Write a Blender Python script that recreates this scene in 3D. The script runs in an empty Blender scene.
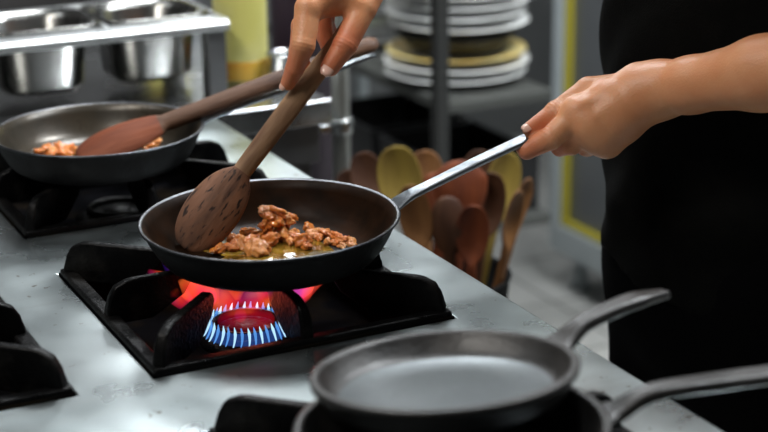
import bpy, bmesh, math, random
import numpy as np
from mathutils import Vector, Matrix, noise
random.seed(7)
S = bpy.context.scene
COL = S.collection
PI = math.pi
V3 = Vector

# ------------------------------------------------------------------ camera
FPX, CX, CY = 1652., 384., 216.
def _n(v): return v / np.linalg.norm(v)
_A = _n(np.array([-480 - CX, -310 - CY, FPX])); _B = _n(np.array([3900 - CX, -370 - CY, FPX]))
_B = _n(_B - _A * np.dot(_A, _B)); _U = np.cross(_A, _B)
if _U[1] > 0: _U = -_U
CM = np.array([_B, _A, _U])                       # world = CM @ camera(x right, y down, z forward)
CAM = np.array([0., 0., 1.5])
def at(x, y, d):
    """point seen at photo position x, y at depth d along the view axis"""
    return V3(CAM + CM @ np.array([(x - CX) / FPX, (y - CY) / FPX, 1.]) * d)
def on_z(x, y, z):
    r = CM @ np.array([(x - CX) / FPX, (y - CY) / FPX, 1.])
    return V3(CAM + r * (z - CAM[2]) / r[2])
cd = bpy.data.cameras.new('camera'); cam = bpy.data.objects.new('camera', cd); COL.objects.link(cam)
R = Matrix(((CM[0][0], -CM[0][1], -CM[0][2]), (CM[1][0], -CM[1][1], -CM[1][2]), (CM[2][0], -CM[2][1], -CM[2][2])))
cam.matrix_world = Matrix.Translation(V3(CAM)) @ R.to_4x4()
cd.sensor_width = 36; cd.lens = FPX / 768 * 36; cd.clip_start = .05
cd.dof.use_dof = True; cd.dof.focus_distance = 1.69; cd.dof.aperture_fstop = 77.4 / 19.0
S.camera = cam

# ------------------------------------------------------------------ materials
def mat(name, col, rough=.5, metal=0., noise_s=0, noise_col=None, noise_lo=.4, noise_hi=.65, bump=0, bump_s=60, rough_var=0,
        stretch=(1, 1, 1), trans=0, coat=0, spec=.5, sss=0, alpha=1, detail=4):
    m = bpy.data.materials.new(name); m.use_nodes = True
    nt = m.node_tree; b = nt.nodes['Principled BSDF']
    b.inputs['Base Color'].default_value = (*col, 1); b.inputs['Roughness'].default_value = rough
    b.inputs['Metallic'].default_value = metal; b.inputs['Specular IOR Level'].default_value = spec
    b.inputs['Transmission Weight'].default_value = trans; b.inputs['Coat Weight'].default_value = coat
    if coat: b.inputs['Coat Roughness'].default_value = .12
    if sss:
        b.inputs['Subsurface Weight'].default_value = sss; b.inputs['Subsurface Radius'].default_value = (.012, .004, .002)
        b.inputs['Subsurface Scale'].default_value = .5
    tc = nt.nodes.new('ShaderNodeTexCoord'); mp = nt.nodes.new('ShaderNodeMapping'); mp.inputs['Scale'].default_value = stretch
    nt.links.new(tc.outputs['Object'], mp.inputs['Vector'])
    def nz(scale, det=detail):
        n = nt.nodes.new('ShaderNodeTexNoise'); n.inputs['Scale'].default_value = scale; n.inputs['Detail'].default_value = det
        nt.links.new(mp.outputs[0], n.inputs['Vector']); return n
    if noise_s and noise_col:
        n = nz(noise_s); r = nt.nodes.new('ShaderNodeValToRGB')
        r.color_ramp.elements[0].position = noise_lo; r.color_ramp.elements[1].position = noise_hi
        r.color_ramp.elements[0].color = (*col, 1); r.color_ramp.elements[1].color = (*noise_col, 1)
        nt.links.new(n.outputs['Fac'], r.inputs[0]); nt.links.new(r.outputs[0], b.inputs['Base Color'])
    if rough_var:
        n = nz(max(noise_s, 9)); mr = nt.nodes.new('ShaderNodeMapRange')
        mr.inputs[1].default_value = .3; mr.inputs[2].default_value = .7
        mr.inputs[3].default_value = max(.02, rough - rough_var); mr.inputs[4].default_value = min(1, rough + rough_var)
        nt.links.new(n.outputs['Fac'], mr.inputs[0]); nt.links.new(mr.outputs[0], b.inputs['Roughness'])
    if bump:
        n = nz(bump_s, 5); bp = nt.nodes.new('ShaderNodeBump'); bp.inputs['Strength'].default_value = bump; bp.inputs['Distance'].default_value = .002
        nt.links.new(n.outputs['Fac'], bp.inputs['Height']); nt.links.new(bp.outputs[0], b.inputs['Normal'])
    return m
def emit(name, col, s, mix=1.):
    m = bpy.data.materials.new(name); m.use_nodes = True; nt = m.node_tree; nt.nodes.clear()
    o = nt.nodes.new('ShaderNodeOutputMaterial'); e = nt.nodes.new('ShaderNodeEmission')
    e.inputs[0].default_value = (*col, 1); e.inputs[1].default_value = s
    if mix < 1:
        t = nt.nodes.new('ShaderNodeBsdfTransparent'); x = nt.nodes.new('ShaderNodeMixShader'); x.inputs[0].default_value = mix
        nt.links.new(t.outputs[0], x.inputs[1]); nt.links.new(e.outputs[0], x.inputs[2]); nt.links.new(x.outputs[0], o.inputs[0])
    else: nt.links.new(e.outputs[0], o.inputs[0])
    return m

M = {}
M['steel_top'] = mat('brushed stainless worktop', (.50, .555, .56), .31, 1, 7, (.35, .40, .405), .35, .7, .05, 160, .08, detail=8)
M['steel'] = mat('stainless steel', (.60, .62, .63), .24, 1, 12, (.42, .43, .43), .4, .7, .05, 90, .06)
M['steel_dull'] = mat('dull stainless steel', (.20, .205, .21), .45, 1, 9, (.13, .13, .13), .4, .7, .05, 60)
M['handle_steel'] = mat('scuffed pan handle steel', (.30, .33, .36), .36, 1, 60, (.17, .19, .21), .4, .75, .25, 120, .1)
M['rim_steel'] = mat('worn pan rim', (.10, .105, .115), .36, 1, 40, (.06, .06, .065), .35, .7, .1, 200)
M['pan_out'] = mat('blackened pan outside', (.007, .007, .0075), .55, .0, 20, (.013, .012, .012), .5, .8, .35, 140, .12, spec=.08)
M['pan_in'] = mat('seasoned pan inside with oil', (.022, .010, .005), .42, .0, 24, (.008, .004, .002), .36, .60, .12, 90, .12, coat=.0, spec=.06)
M['pan_in2'] = mat('bare steel pan inside', (.045, .036, .025), .34, .4, 18, (.02, .016, .010), .40, .60, .1, 90, .1, coat=.05)
M['iron'] = mat('black enamelled cast iron', (.002, .002, .0022), .38, 0, 30, (.008, .0075, .007), .5, .7, .5, 240, .12, spec=.10)
M['tray'] = mat('burnt black drip tray', (.003, .003, .0035), .5, .0, 14, (.008, .006, .004), .5, .7, .5, 120, .15, spec=.0)
M['skillet'] = mat('seasoned cast iron skillet', (.008, .0075, .007), .42, .1, 30, (.016, .014, .0125), .4, .7, .3, 260, .08)
M['skillet_in'] = mat('skillet cooking surface', (.10, .115, .12), .36, .6, 12, (.065, .075, .08), .4, .65, .2, 160, .06)
M['skin'] = mat('skin', (.62, .29, .145), .42, 0, 22, (.56, .22, .095), .4, .75, .22, 420, 0, sss=.25, spec=.4)
M['skin_red'] = mat('reddened skin', (.50, .19, .115), .42, 0, 30, (.42, .12, .07), .4, .7, .25, 420, 0, sss=.25, spec=.4)
M['nail'] = mat('fingernail', (.70, .42, .33), .3, 0, coat=.3)
M['shirt'] = mat('black cotton', (.0018, .0019, .0018), .85, 0, 60, (.003, .003, .0028), .4, .7, .4, 500, spec=.06)
M['trousers'] = mat('black trouser cloth', (.0015, .0015, .0018), .9, 0, bump=.3, bump_s=400, spec=.03)
M['hair'] = mat('dark hair', (.02, .013, .009), .5, 0, bump=.8, bump_s=200)
M['shoe'] = mat('black leather', (.01, .01, .01), .35)
def wood(name, a, b, sc=10, ch=None):
    return mat(name, a, .60, 0, sc, b, .35, .68, .45, 130, .1, stretch=(.35, 1.6, 1.6), detail=8, spec=.22)
M['wood_spoon'] = wood('scorched brown wood', (.25, .115, .065), (.075, .040, .027), 26)
M['wood_handle'] = wood('worn tan wood', (.38, .225, .12), (.20, .115, .065), 26)
M['wood_red'] = wood('oiled red brown wood', (.17, .042, .013), (.075, .018, .008), 22)
M['wood_dark'] = wood('dark stained wood', (.07, .028, .012), (.04, .016, .009), 22)
M['wood_old'] = wood('old brown wood', (.12, .062, .036), (.06, .03, .018), 22)
M['wood_yellow'] = wood('yellow boxwood', (.25, .18, .035), (.13, .085, .018), 18)
M['wood_tan'] = wood('plain tan wood', (.19, .085, .028), (.10, .042, .015), 20)
M['chicken'] = mat('browned spiced meat', (1.0, .33, .05), .24, 0, 130, (.60, .09, .012), .46, .66, .9, 260, .1, sss=.1, coat=.6)
M['chicken_pale'] = mat('lightly browned meat', (1.0, .42, .10), .28, 0, 130, (.75, .13, .02), .48, .68, .9, 260, .1, sss=.1, coat=.5)
M['sauce'] = mat('oily golden sauce', (.28, .17, .02), .08, 0, 45, (.10, .055, .008), .35, .6, .2, 120, .05, coat=1)
M['white'] = mat('white glazed china', (.90, .91, .90), .2, 0, coat=.4)
M['china_yellow'] = mat('yellow ochre glazed china', (.62, .42, .10), .3, 0, 14, (.70, .60, .28), .4, .65)
M['china_green'] = mat('cream green glazed china', (.62, .66, .50), .3, 0, 14, (.74, .76, .72), .4, .65)
M['jug'] = mat('translucent yellow plastic', (.66, .62, .18), .35, 0, 9, (.74, .70, .34), .4, .7, trans=.12)
M['oil'] = mat('orange oil', (.62, .26, .03), .3, 0, 9, (.66, .44, .06), .4, .65)
M['purple'] = mat('dark plum plastic', (.055, .035, .055), .5)
M['gasket'] = mat('yellow door seal', (.34, .29, .02), .6)
M['paint_grey'] = mat('pale grey enamelled metal', (.42, .46, .47), .45, 0, 5, (.36, .40, .41), .4, .7)
M['rack_dark'] = mat('dark grey rack post', (.022, .023, .022), .55, .1)
M['glass'] = mat('dark display glass', (.10, .105, .11), .12, 0, coat=.6)
M['wall'] = mat('grey tiled wall paint', (.15, .155, .155), .6, 0, 3, (.12, .125, .125), .4, .7)
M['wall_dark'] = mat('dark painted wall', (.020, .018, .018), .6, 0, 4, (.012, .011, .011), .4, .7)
M['ceiling'] = mat('ceiling paint', (.30, .30, .30), .8)
M['black_plastic'] = mat('black plastic', (.01, .01, .011), .4)
M['shelf_grey'] = mat('dull grey metal shelf', (.07, .073, .068), .5, .2)
M['pot_steel'] = mat('smoky stainless pot', (.26, .26, .25), .26, 1, 12, (.15, .15, .14), .4, .7, .05, 90, .06)
M['matte_black'] = mat('matte black plastic', (.006, .006, .006), .9, spec=.1)
M['pink'] = mat('pink plastic', (.65, .02, .10), .4)
M['gaspipe'] = mat('grey painted pipe', (.30, .31, .29), .4, .2)
M['rim_bright'] = mat('polished rim steel', (.60, .62, .62), .42, 1, 30, (.46, .48, .48), .4, .7, .05, 60)
M['lamp'] = emit('lamp diffuser', (.93, .97, 1), 3.2)

def floor_mat():
    m = mat('worn pale floor tile', (.44, .44, .42), .38, 0, 3.5, (.31, .31, .295), .35, .7, .1, 30, .1)
    nt = m.node_tree; b = nt.nodes['Principled BSDF']; src = b.inputs['Base Color'].links[0].from_socket
    br = nt.nodes.new('ShaderNodeTexBrick'); br.offset = 0; br.inputs['Scale'].default_value = 1
    br.inputs['Brick Width'].default_value = .3; br.inputs['Row Height'].default_value = .3; br.inputs['Mortar Size'].default_value = .004
    br.inputs['Mortar'].default_value = (.10, .095, .09, 1)
    tc = nt.nodes.new('ShaderNodeTexCoord'); nt.links.new(tc.outputs['Object'], br.inputs['Vector'])
    nt.links.new(src, br.inputs['Color1']); nt.links.new(src, br.inputs['Color2']); nt.links.new(br.outputs[0], b.inputs['Base Color'])
    return m
M['floor'] = floor_mat()

# spots of burnt grease on the worktop
def add_specks(m, scale, col, thr, soft=.03):
    nt = m.node_tree; b = nt.nodes['Principled BSDF']; src = b.inputs['Base Color'].links[0].from_socket
    tc = nt.nodes.new('ShaderNodeTexCoord')
    n = nt.nodes.new('ShaderNodeTexNoise'); n.inputs['Scale'].default_value = 1; n.inputs['Detail'].default_value = 3
    sc = scale if isinstance(scale, tuple) else (scale,) * 3; mp = nt.nodes.new('ShaderNodeMapping'); mp.inputs['Scale'].default_value = sc
    r = nt.nodes.new('ShaderNodeValToRGB'); r.color_ramp.elements[0].position = thr; r.color_ramp.elements[1].position = thr + soft
    mx = nt.nodes.new('ShaderNodeMix'); mx.data_type = 'RGBA'; mx.inputs[7].default_value = (*col, 1)
    nt.links.new(tc.outputs['Object'], mp.inputs['Vector']); nt.links.new(mp.outputs[0], n.inputs['Vector']); nt.links.new(n.outputs['Fac'], r.inputs[0])
    nt.links.new(r.outputs[0], mx.inputs[0]); nt.links.new(src, mx.inputs[6]); nt.links.new(mx.outputs[2], b.inputs['Base Color'])
add_specks(M['steel_top'], 95, (.16, .14, .11), .69)
add_specks(M['steel_top'], (3, 60, 3), (.43, .475, .475), .50, .3)
add_specks(M['steel_top'], 11, (.43, .475, .475), .55, .25)
add_specks(M['steel_top'], 3.1, (.60, .65, .655), .45, .35)
add_specks(M['wood_spoon'], (70, 260, 260), (.022, .014, .012), .565, .10)
add_specks(M['wood_spoon'], (22, 60, 60), (.060, .032, .024), .50, .22)
add_specks(M['wood_handle'], (9, 50, 50), (.13, .068, .04), .46, .22)
add_specks(M['wood_old'], (20, 60, 60), (.05, .025, .016), .5, .2)

# ------------------------------------------------------------------ mesh helpers
def link(name, me, m, parent=None):
    o = bpy.data.objects.new(name, me); COL.objects.link(o)
    for x in (m if isinstance(m, (list, tuple)) else [m]): me.materials.append(x)
    if parent: o.parent = parent
    return o
def obj(name, bm, m, parent=None, smooth=False, bevel=0, seg=2):
    me = bpy.data.meshes.new(name); bmesh.ops.recalc_face_normals(bm, faces=bm.faces); bm.to_mesh(me); bm.free()
    o = link(name, me, m, parent)
    if smooth:
        for p in me.polygons: p.use_smooth = True
    if bevel:
        b = o.modifiers.new('bevel', 'BEVEL'); b.width = bevel; b.segments = seg; b.limit_method = 'ANGLE'
        for p in me.polygons: p.use_smooth = True
        w = o.modifiers.new('wn', 'WEIGHTED_NORMAL'); w.keep_sharp = True
    return o
def raw(name, vs, fs, m, parent=None, smooth=True, midx=None):
    me = bpy.data.meshes.new(name); me.from_pydata([tuple(v) for v in vs], [], fs); me.update()
    o = link(name, me, m, parent)
    if smooth:
        for p in me.polygons: p.use_smooth = True
    if midx:
        for p, i in zip(me.polygons, midx): p.material_index = i
    return o
def tag(o, label=None, cat=None, group=None, kind=None):
    if label: o['label'] = label
    if cat: o['category'] = cat
    if group: o['group'] = group
    if kind: o['kind'] = kind
    return o
def empty(name, loc, label=None, cat=None, group=None, rz=0):
    o = bpy.data.objects.new(name, None); COL.objects.link(o); o.location = loc; o.rotation_euler = (0, 0, rz)
    o.empty_display_size = .05
    return tag(o, label, cat, group)
def copy_tree(o, parent=None):
    c = o.copy(); COL.objects.link(c); c.parent = parent
    for ch in list(o.children): copy_tree(ch, c)
    return c
def add_box(bm, x0, x1, y0, y1, z0, z1, mi=0):
    v = [bm.verts.new((x, y, z)) for z in (z0, z1) for y in (y0, y1) for x in (x0, x1)]
    for f in ((0, 2, 3, 1), (4, 5, 7, 6), (0, 1, 5, 4), (2, 6, 7, 3), (0, 4, 6, 2), (1, 3, 7, 5)):
        bm.faces.new([v[i] for i in f]).material_index = mi
def box(name, x0, x1, y0, y1, z0, z1, m, parent=None, bevel=.002):
    bm = bmesh.new(); add_box(bm, x0, x1, y0, y1, z0, z1)
    return obj(name, bm, m, parent, bevel=bevel)
def lathe(name, prof, m, parent=None, seg=96, mi=None, closed=False):
    """prof: (r, z) points; r == 0 closes at the axis"""
    vs, rings, fs, idx = [], [], [], []
    for r, z in prof:
        if r < 1e-6: rings.append([len(vs)]); vs.append((0, 0, z))
        else:
            rings.append(list(range(len(vs), len(vs) + seg)))
            vs += [(r * math.cos(2 * PI * k / seg), r * math.sin(2 * PI * k / seg), z) for k in range(seg)]
    n = len(rings)
    for i in range(n if closed else n - 1):
        a, b = rings[i], rings[(i + 1) % n]
        for k in range(seg):
            k2 = (k + 1) % seg
            if len(a) == 1 and len(b) == 1: continue
            if len(a) == 1: f = (a[0], b[k2], b[k])
            elif len(b) == 1: f = (a[k], a[k2], b[0])
            else: f = (a[k], a[k2], b[k2], b[k])
            fs.append(f); idx.append(mi[i] if mi else 0)
    return raw(name, vs, fs, m, parent, True, idx)
def catmull(P, n):
    out = []; P = [V3(p) for p in P]
    Q = [P[0] * 2 - P[1]] + P + [P[-1] * 2 - P[-2]]
    for i in range(1, len(Q) - 2):
        for k in range(n):
            t = k / n
            out.append(.5 * ((2 * Q[i]) + (Q[i + 1] - Q[i - 1]) * t + (2 * Q[i - 1] - 5 * Q[i] + 4 * Q[i + 1] - Q[i + 2]) * t * t
                             + (-Q[i - 1] + 3 * Q[i] - 3 * Q[i + 1] + Q[i + 2]) * t ** 3))
    out.append(P[-1]); return out
def interp(xs, ys, t):
    return float(np.interp(t, xs, ys))
def sweep(name, pts, W, H, up, m, parent=None, n=8, seg=20, p=2.6, groove=0, smooth_path=True, mi=None):
    """superellipse section (half width W, half height H at each control point) along a path"""
    C = catmull(pts, n) if smooth_path else [V3(q) for q in pts]
    N = len(C); vs, fs = [], []
    for i, c in enumerate(C):
        t = (C[min(i + 1, N - 1)] - C[max(i - 1, 0)]).normalized()
        u = V3(up); s = t.cross(u).normalized(); u2 = s.cross(t).normalized()
        q = i / (N - 1) * (len(W) - 1)
        w, h = interp(range(len(W)), W, q), interp(range(len(H)), H, q)
        for k in range(seg):
            a = 2 * PI * k / seg; ca, sa = math.cos(a), math.sin(a)
            x = math.copysign(abs(ca) ** (2 / p), ca) * w; y = math.copysign(abs(sa) ** (2 / p), sa) * h
            if groove and sa > 0: y -= groove * h * max(0, 1 - (x / (w * .6)) ** 2)
            vs.append(c + s * x + u2 * y)
    for i in range(N - 1):
        for k in range(seg):
            k2 = (k + 1) % seg; fs.append((i * seg + k, i * seg + k2, (i + 1) * seg + k2, (i + 1) * seg + k))
    fs.append(tuple(range(seg))[::-1]); fs.append(tuple(range((N - 1) * seg, N * seg)))
    o = raw(name, vs, fs, m, parent, True)
    bm = bmesh.new(); bm.from_mesh(o.data); bmesh.ops.recalc_face_normals(bm, faces=bm.faces); bm.to_mesh(o.data); bm.free()
    return o
def frame_from(origin, xdir, zdir):
    x = V3(xdir).normalized(); z = V3(zdir); z = (z - x * z.dot(x)).normalized(); y = z.cross(x)
    return Matrix(((x.x, y.x, z.x, origin[0]), (x.y, y.y, z.y, origin[1]), (x.z, y.z, z.z, origin[2]), (0, 0, 0, 1)))

# ------------------------------------------------------------------ room
def struct(name, bm_or, m, **k):
    o = obj(name, bm_or, m, **k); o['kind'] = 'structure'; return o
def wallbox(name, *a, m):
    bm = bmesh.new(); add_box(bm, *a); return struct(name, bm, m)
wallbox('floor', -1.6, 3.3, -1.8, 5.0, -.06, 0, m=M['floor'])
wallbox('ceiling', -1.6, 3.3, -1.8, 5.0, 2.75, 2.81, m=M['ceiling'])
wallbox('wall_back', -1.6, 3.3, 4.7, 4.8, 0, 2.75, m=M['wall'])
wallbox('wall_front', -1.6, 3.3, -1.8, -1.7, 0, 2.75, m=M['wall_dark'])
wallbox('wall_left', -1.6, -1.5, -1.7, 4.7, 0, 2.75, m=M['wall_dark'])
wallbox('wall_right', 3.2, 3.3, -1.7, 4.7, 0, 2.75, m=M['wall'])
# a low partition of dark panelling closes the view behind the hot line
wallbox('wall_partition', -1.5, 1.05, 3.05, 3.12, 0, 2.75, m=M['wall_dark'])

# unseen ceiling lamps with lit diffusers, most placed to brighten hands, plates and worktop
def unseen_lamp(x, y, sx, sy, power, label, col=(.93, .97, 1)):
    t = empty('unseen_lamp', (x, y, 2.75), label, 'lamp', 'unseen ceiling lamps over the kitchen')
    bm = bmesh.new(); add_box(bm, -sx / 2, sx / 2, -sy / 2, sy / 2, -.06, 0); obj('housing', bm, M['paint_grey'], t, bevel=.004)
    bm = bmesh.new(); add_box(bm, -sx / 2 + .02, sx / 2 - .02, -sy / 2 + .02, sy / 2 - .02, -.068, -.0605); obj('diffuser', bm, M['lamp'], t)
    l = bpy.data.lights.new('lamp_light', 'AREA'); l.shape = 'RECTANGLE'; l.size = sx; l.size_y = sy; l.energy = power; l.color = col
    lo = bpy.data.objects.new('lamp_light', l); COL.objects.link(lo); lo.parent = t; lo.location = (0, 0, -.075)
unseen_lamp(-.45, 2.45, .9, .30, 4, 'ceiling lamp above the far left end of the stove')
unseen_lamp(1.18, 2.66, .40, .70, 46, 'short added ceiling lamp beside the steel table, brightening the worktop')  # added to brighten the near part of the worktop
wl = empty('added_wall_lamp', (1.62, 4.70, 2.50), 'wide added lamp high on the back wall, for the worktop reflection', 'lamp')  # unseen lamp, added to mirror as a bright patch in the worktop
box('housing', -.46, .46, -.05, -.0005, -.17, .17, M['paint_grey'], wl, .004)
box('diffuser', -.44, .44, -.058, -.0505, -.15, .15, M['lamp'], wl, .001)
l_ = bpy.data.lights.new('lamp_light', 'AREA'); l_.shape = 'RECTANGLE'; l_.size = .88; l_.size_y = .30; l_.energy = 26; l_.color = (.93, .97, 1)
lo_ = bpy.data.objects.new('lamp_light', l_); COL.objects.link(lo_); lo_.parent = wl; lo_.location = (0, -.065, 0); lo_.rotation_euler = (-PI / 2 + .0, 0, 0)
unseen_lamp(1.95, 1.55, .9, .30, 84, 'long added ceiling lamp above the aisle, brightening the plate rack')  # added so the plate edges get light from the front
unseen_lamp(-.45, 1.25, .30, 1.2, 32, 'long added key lamp above the left side of the stove', (1, .95, .88))  # key light, added for the hands, food and spoons

# ------------------------------------------------------------------ stove
ZT = .9
GX0, GX1 = .421, .732
WELLS = [(GX0, GX1, 1.329, 1.642), (GX0, GX1, 1.776, 2.087), (.036, .348, 1.326, 1.639), (GX0, GX1, .885, 1.197)]
stove = empty('gas_stove', (.2, 1.4, 0), 'long stainless steel gas stove with black burner wells', 'stove')
def L(o):                                           # parts written in world coordinates, hung under the thing
    o.matrix_parent_inverse = Matrix.Translation(-V3(o.parent.location)); return o
def top_mesh():
    xs = sorted({-.75, .036, .348, GX0, GX1, .806}); ys = sorted({.35, 2.19} | {w[2] for w in WELLS} | {w[3] for w in WELLS})
    bm = bmesh.new(); vd = {}
    def vert(x, y, z):
        k = (round(x, 4), round(y, 4), z)
        if k not in vd: vd[k] = bm.verts.new((x, y, z))
        return vd[k]
    def hole(cx, cy): return any(w[0] < cx < w[1] and w[2] < cy < w[3] for w in WELLS)
    for i in range(len(xs) - 1):
        for j in range(len(ys) - 1):
            if hole((xs[i] + xs[i + 1]) / 2, (ys[j] + ys[j + 1]) / 2): continue
            bm.faces.new([vert(xs[i], ys[j], ZT), vert(xs[i + 1], ys[j], ZT), vert(xs[i + 1], ys[j + 1], ZT), vert(xs[i], ys[j + 1], ZT)])
    e = [x for x in bm.edges if x.is_boundary]
    r = bmesh.ops.extrude_edge_only(bm, edges=e)
    for v in r['geom']:
        if isinstance(v, bmesh.types.BMVert): v.co.z = ZT - .04
    return bm
L(obj('worktop', top_mesh(), M['steel_top'], stove, bevel=.0025))
L(box('body_panel', -.74, .795, .36, 2.185, .12, .84, M['steel_dull'], stove))
L(box('front_rail', .7955, .812, .36, 2.18, .70, .80, M['steel'], stove, .004))
for x in (-.70, .75):
    for y in (.42, 2.12): L(box('leg', x - .02, x + .02, y - .02, y + .02, 0, .12, M['steel_dull'], stove))
for (x0, x1, y0, y1) in WELLS:
    bm = bmesh.new()
    t = .003
    add_box(bm, x0 + .0005, x1 - .0005, y0 + .0005, y1 - .0005, ZT - .052, ZT - .048)
    for a in ((x0, x0 + t, y0, y1), (x1 - t, x1, y0, y1), (x0, x1, y0, y0 + t), (x0, x1, y1 - t, y1)):
        add_box(bm, a[0] + .0005, a[1] - .0005, a[2] + .0005, a[3] - .0005, ZT - .048, ZT + .0015)
    L(obj('drip_tray', bm, M['tray'], stove))

# grates
def fin_mesh(r0, r1, ang, thick, ztop=.040):
    bm = bmesh.new()
    prof = [(r0, -.004), (r0, .010), (r0 - .004, .024), (r0 - .010, .034), (r0 - .022, ztop - .001), (r0 - .03, ztop), ((r0 + r1) / 2, ztop),
            (r1 + .010, ztop), (r1 + .003, ztop - .003), (r1, ztop - .010), (r1 + .010, ztop - .024), (r1 + .03, .004), (r1 + .045, -.004)]
    n = len(prof); A, B = [], []
    d = V3((math.cos(ang), math.sin(ang), 0)); s = V3((-math.sin(ang), math.cos(ang), 0))
    for r, z in prof:
        w = thick * (1.0 if z < .02 else .8)
        A.append(bm.verts.new(d * r + s * w + V3((0, 0, z)))); B.append(bm.verts.new(d * r - s * w + V3((0, 0, z))))
    bm.faces.new(A); bm.faces.new(B[::-1])
    for i in range(n):
        j = (i + 1) % n; bm.faces.new((A[i], B[i], B[j], A[j]))
    return bm
def make_grate():
    h = .1545
    g = empty('burner_grate', (0, 0, 0))
    bm = bmesh.new(); w = .016; z0, z1 = -.006, .0065
    o_ = [(-h, -h), (h, -h), (h, h), (-h, h)]; i_ = [(-h + w, -h + w), (h - w, -h + w), (h - w, h - w), (-h + w, h - w)]
    vo = [[bm.verts.new((x, y, z)) for x, y in o_] for z in (z0, z1)]; vi = [[bm.verts.new((x, y, z)) for x, y in i_] for z in (z0, z1 - .001)]
    for k in range(4):
        k2 = (k + 1) % 4
        bm.faces.new((vo[0][k], vo[0][k2], vo[1][k2], vo[1][k])); bm.faces.new((vi[0][k], vi[1][k], vi[1][k2], vi[0][k2]))
        bm.faces.new((vo[1][k], vo[1][k2], vi[1][k2], vi[1][k])); bm.faces.new((vo[0][k], vi[0][k], vi[0][k2], vo[0][k2]))
    obj('frame', bm, M['iron'], g, bevel=.003)
    for k in range(8):
        diag = k % 2
        obj('prong', fin_mesh(h * 1.36 if diag else h - .003, .092 if diag else .060, k * PI / 4, .0068), M['iron'], g, bevel=.0028)
    return g
grate = make_grate()
GL = ['black cast iron grate over the lit burner, under the pan of meat and sauce', 'black cast iron grate under the far frying pan with the resting spoon',
      'black cast iron grate cut off by the left edge of the photo', 'black cast iron grate under the two stacked empty skillets']
grates = []
for i, (x0, x1, y0, y1) in enumerate(WELLS):
    g = grate if i == 0 else copy_tree(grate)
    g.location = ((x0 + x1) / 2, (y0 + y1) / 2, ZT + .0005); tag(g, GL[i], 'grate', 'cast iron grates of the stove'); grates.append(g)

# burners
def make_burner():
    b = empty('gas_burner', (0, 0, 0))
    lathe('burner_base', [(0, 0), (.050, 0), (.052, .006), (.040, .010), (.030, .012), (0, .012)], M['iron'], b, 48)
    lathe('burner_ring', [(.030, .0135), (.038, .0135), (.0378, .014), (.0365, .0185), (.035, .0205), (.0325, .0205), (.031, .0185)], M['iron'], b, 64, closed=True)
    lathe('burner_cap', [(0, .0125), (.016, .0125), (.018, .0135), (.0165, .016), (0, .0165)], M['iron'], b, 32)
    return b
burner = make_burner()
BL = ['lit gas burner ringed by blue flames below the pan of meat', 'unlit gas burner below the far frying pan', 'unlit gas burner at the left edge of the photo',
      'unlit gas burner hidden below the stacked skillets']
burners = []
for i, (x0, x1, y0, y1) in enumerate(WELLS):
    b = burner if i == 0 else copy_tree(burner)
    b.location = ((x0 + x1) / 2 - (.004 if i == 0 else 0), (y0 + y1) / 2, ZT - .0475); tag(b, BL[i], 'burner', 'gas burners of the stove'); burners.append(b)
lit = burners[0]
M['jet'] = emit('blue gas jet', (.10, .32, .80), 1.2, .6)
M['jet_core'] = emit('pale gas jet edge', (.42, .70, .92), 1.35, .8)
M['skirt_blue'] = emit('blue glow on burner skirt', (.04, .12, .50), .6, .35)
lathe('skirt_glow', [(.0445, .006), (.0385, .0205), (.0375, .0205), (.0435, .006)], M['skirt_blue'], lit, 64, closed=True)  # glowing shell stands in for blue flame light on the burner skirt
NJ = 36
for k in range(NJ):
    a = 2 * PI * k / NJ + random.uniform(-.02, .02)
    d = V3((math.cos(a), math.sin(a), 0)); l = random.uniform(.85, 1.1)
    t_ = V3((-math.sin(a), math.cos(a), 0)) * .0012
    pts = [d * (.0385 + .0075 * l) + V3((0, 0, .020 - .014 * l)), d * (.042) + V3((0, 0, .013)) + t_, d * .0388 + V3((0, 0, .0205)) + t_, d * .0375 + V3((0, 0, .024 + .003 * l))]
    f = sweep('flame_jet', pts, [.0004, .0010, .0016, .0003], [.0004, .0010, .0016, .0003], d, M['jet_core'] if k % 2 else M['jet'], lit, n=3, seg=8, p=2)

def glow_volume():
    m = bpy.data.materials.new('burning gas and cap glow'); m.use_nodes = True; nt = m.node_tree; nt.nodes.clear()
    o = nt.nodes.new('ShaderNodeOutputMaterial'); e = nt.nodes.new('ShaderNodeEmission')
    tc = nt.nodes.new('ShaderNodeTexCoord'); n = nt.nodes.new('ShaderNodeTexNoise'); n.inputs['Scale'].default_value = 27; n.inputs['Detail'].default_value = 1
    r = nt.nodes.new('ShaderNodeValToRGB'); cr = r.color_ramp
    cr.elements[0].position = .38; cr.elements[0].color = (.035, .008, .20, 1)
    cr.elements[1].position = .48; cr.elements[1].color = (.80, .012, .045, 1)
    x = cr.elements.new(.58); x.color = (1.0, .055, .02, 1)
    x = cr.elements.new(.69); x.color = (1.6, .30, .05, 1)
    nt.links.new(tc.outputs['Object'], n.inputs['Vector']); nt.links.new(n.outputs['Fac'], r.inputs[0]); nt.links.new(r.outputs[0], e.inputs[0])
    e.inputs[1].default_value = 21
    nt.links.new(e.outputs[0], o.inputs['Volume']); return m
M['fire'] = glow_volume()
M['cap_glow_red'] = glow_volume(); _cr = [n for n in M['cap_glow_red'].node_tree.nodes if n.type == 'VALTORGB'][0].color_ramp
_cr.elements[0].color = (.20, .002, .02, 1); _cr.elements[1].color = (.35, .003, .02, 1); _cr.elements[2].color = (.55, .01, .015, 1); _cr.elements[3].color = (1.4, .16, .03, 1)
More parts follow.
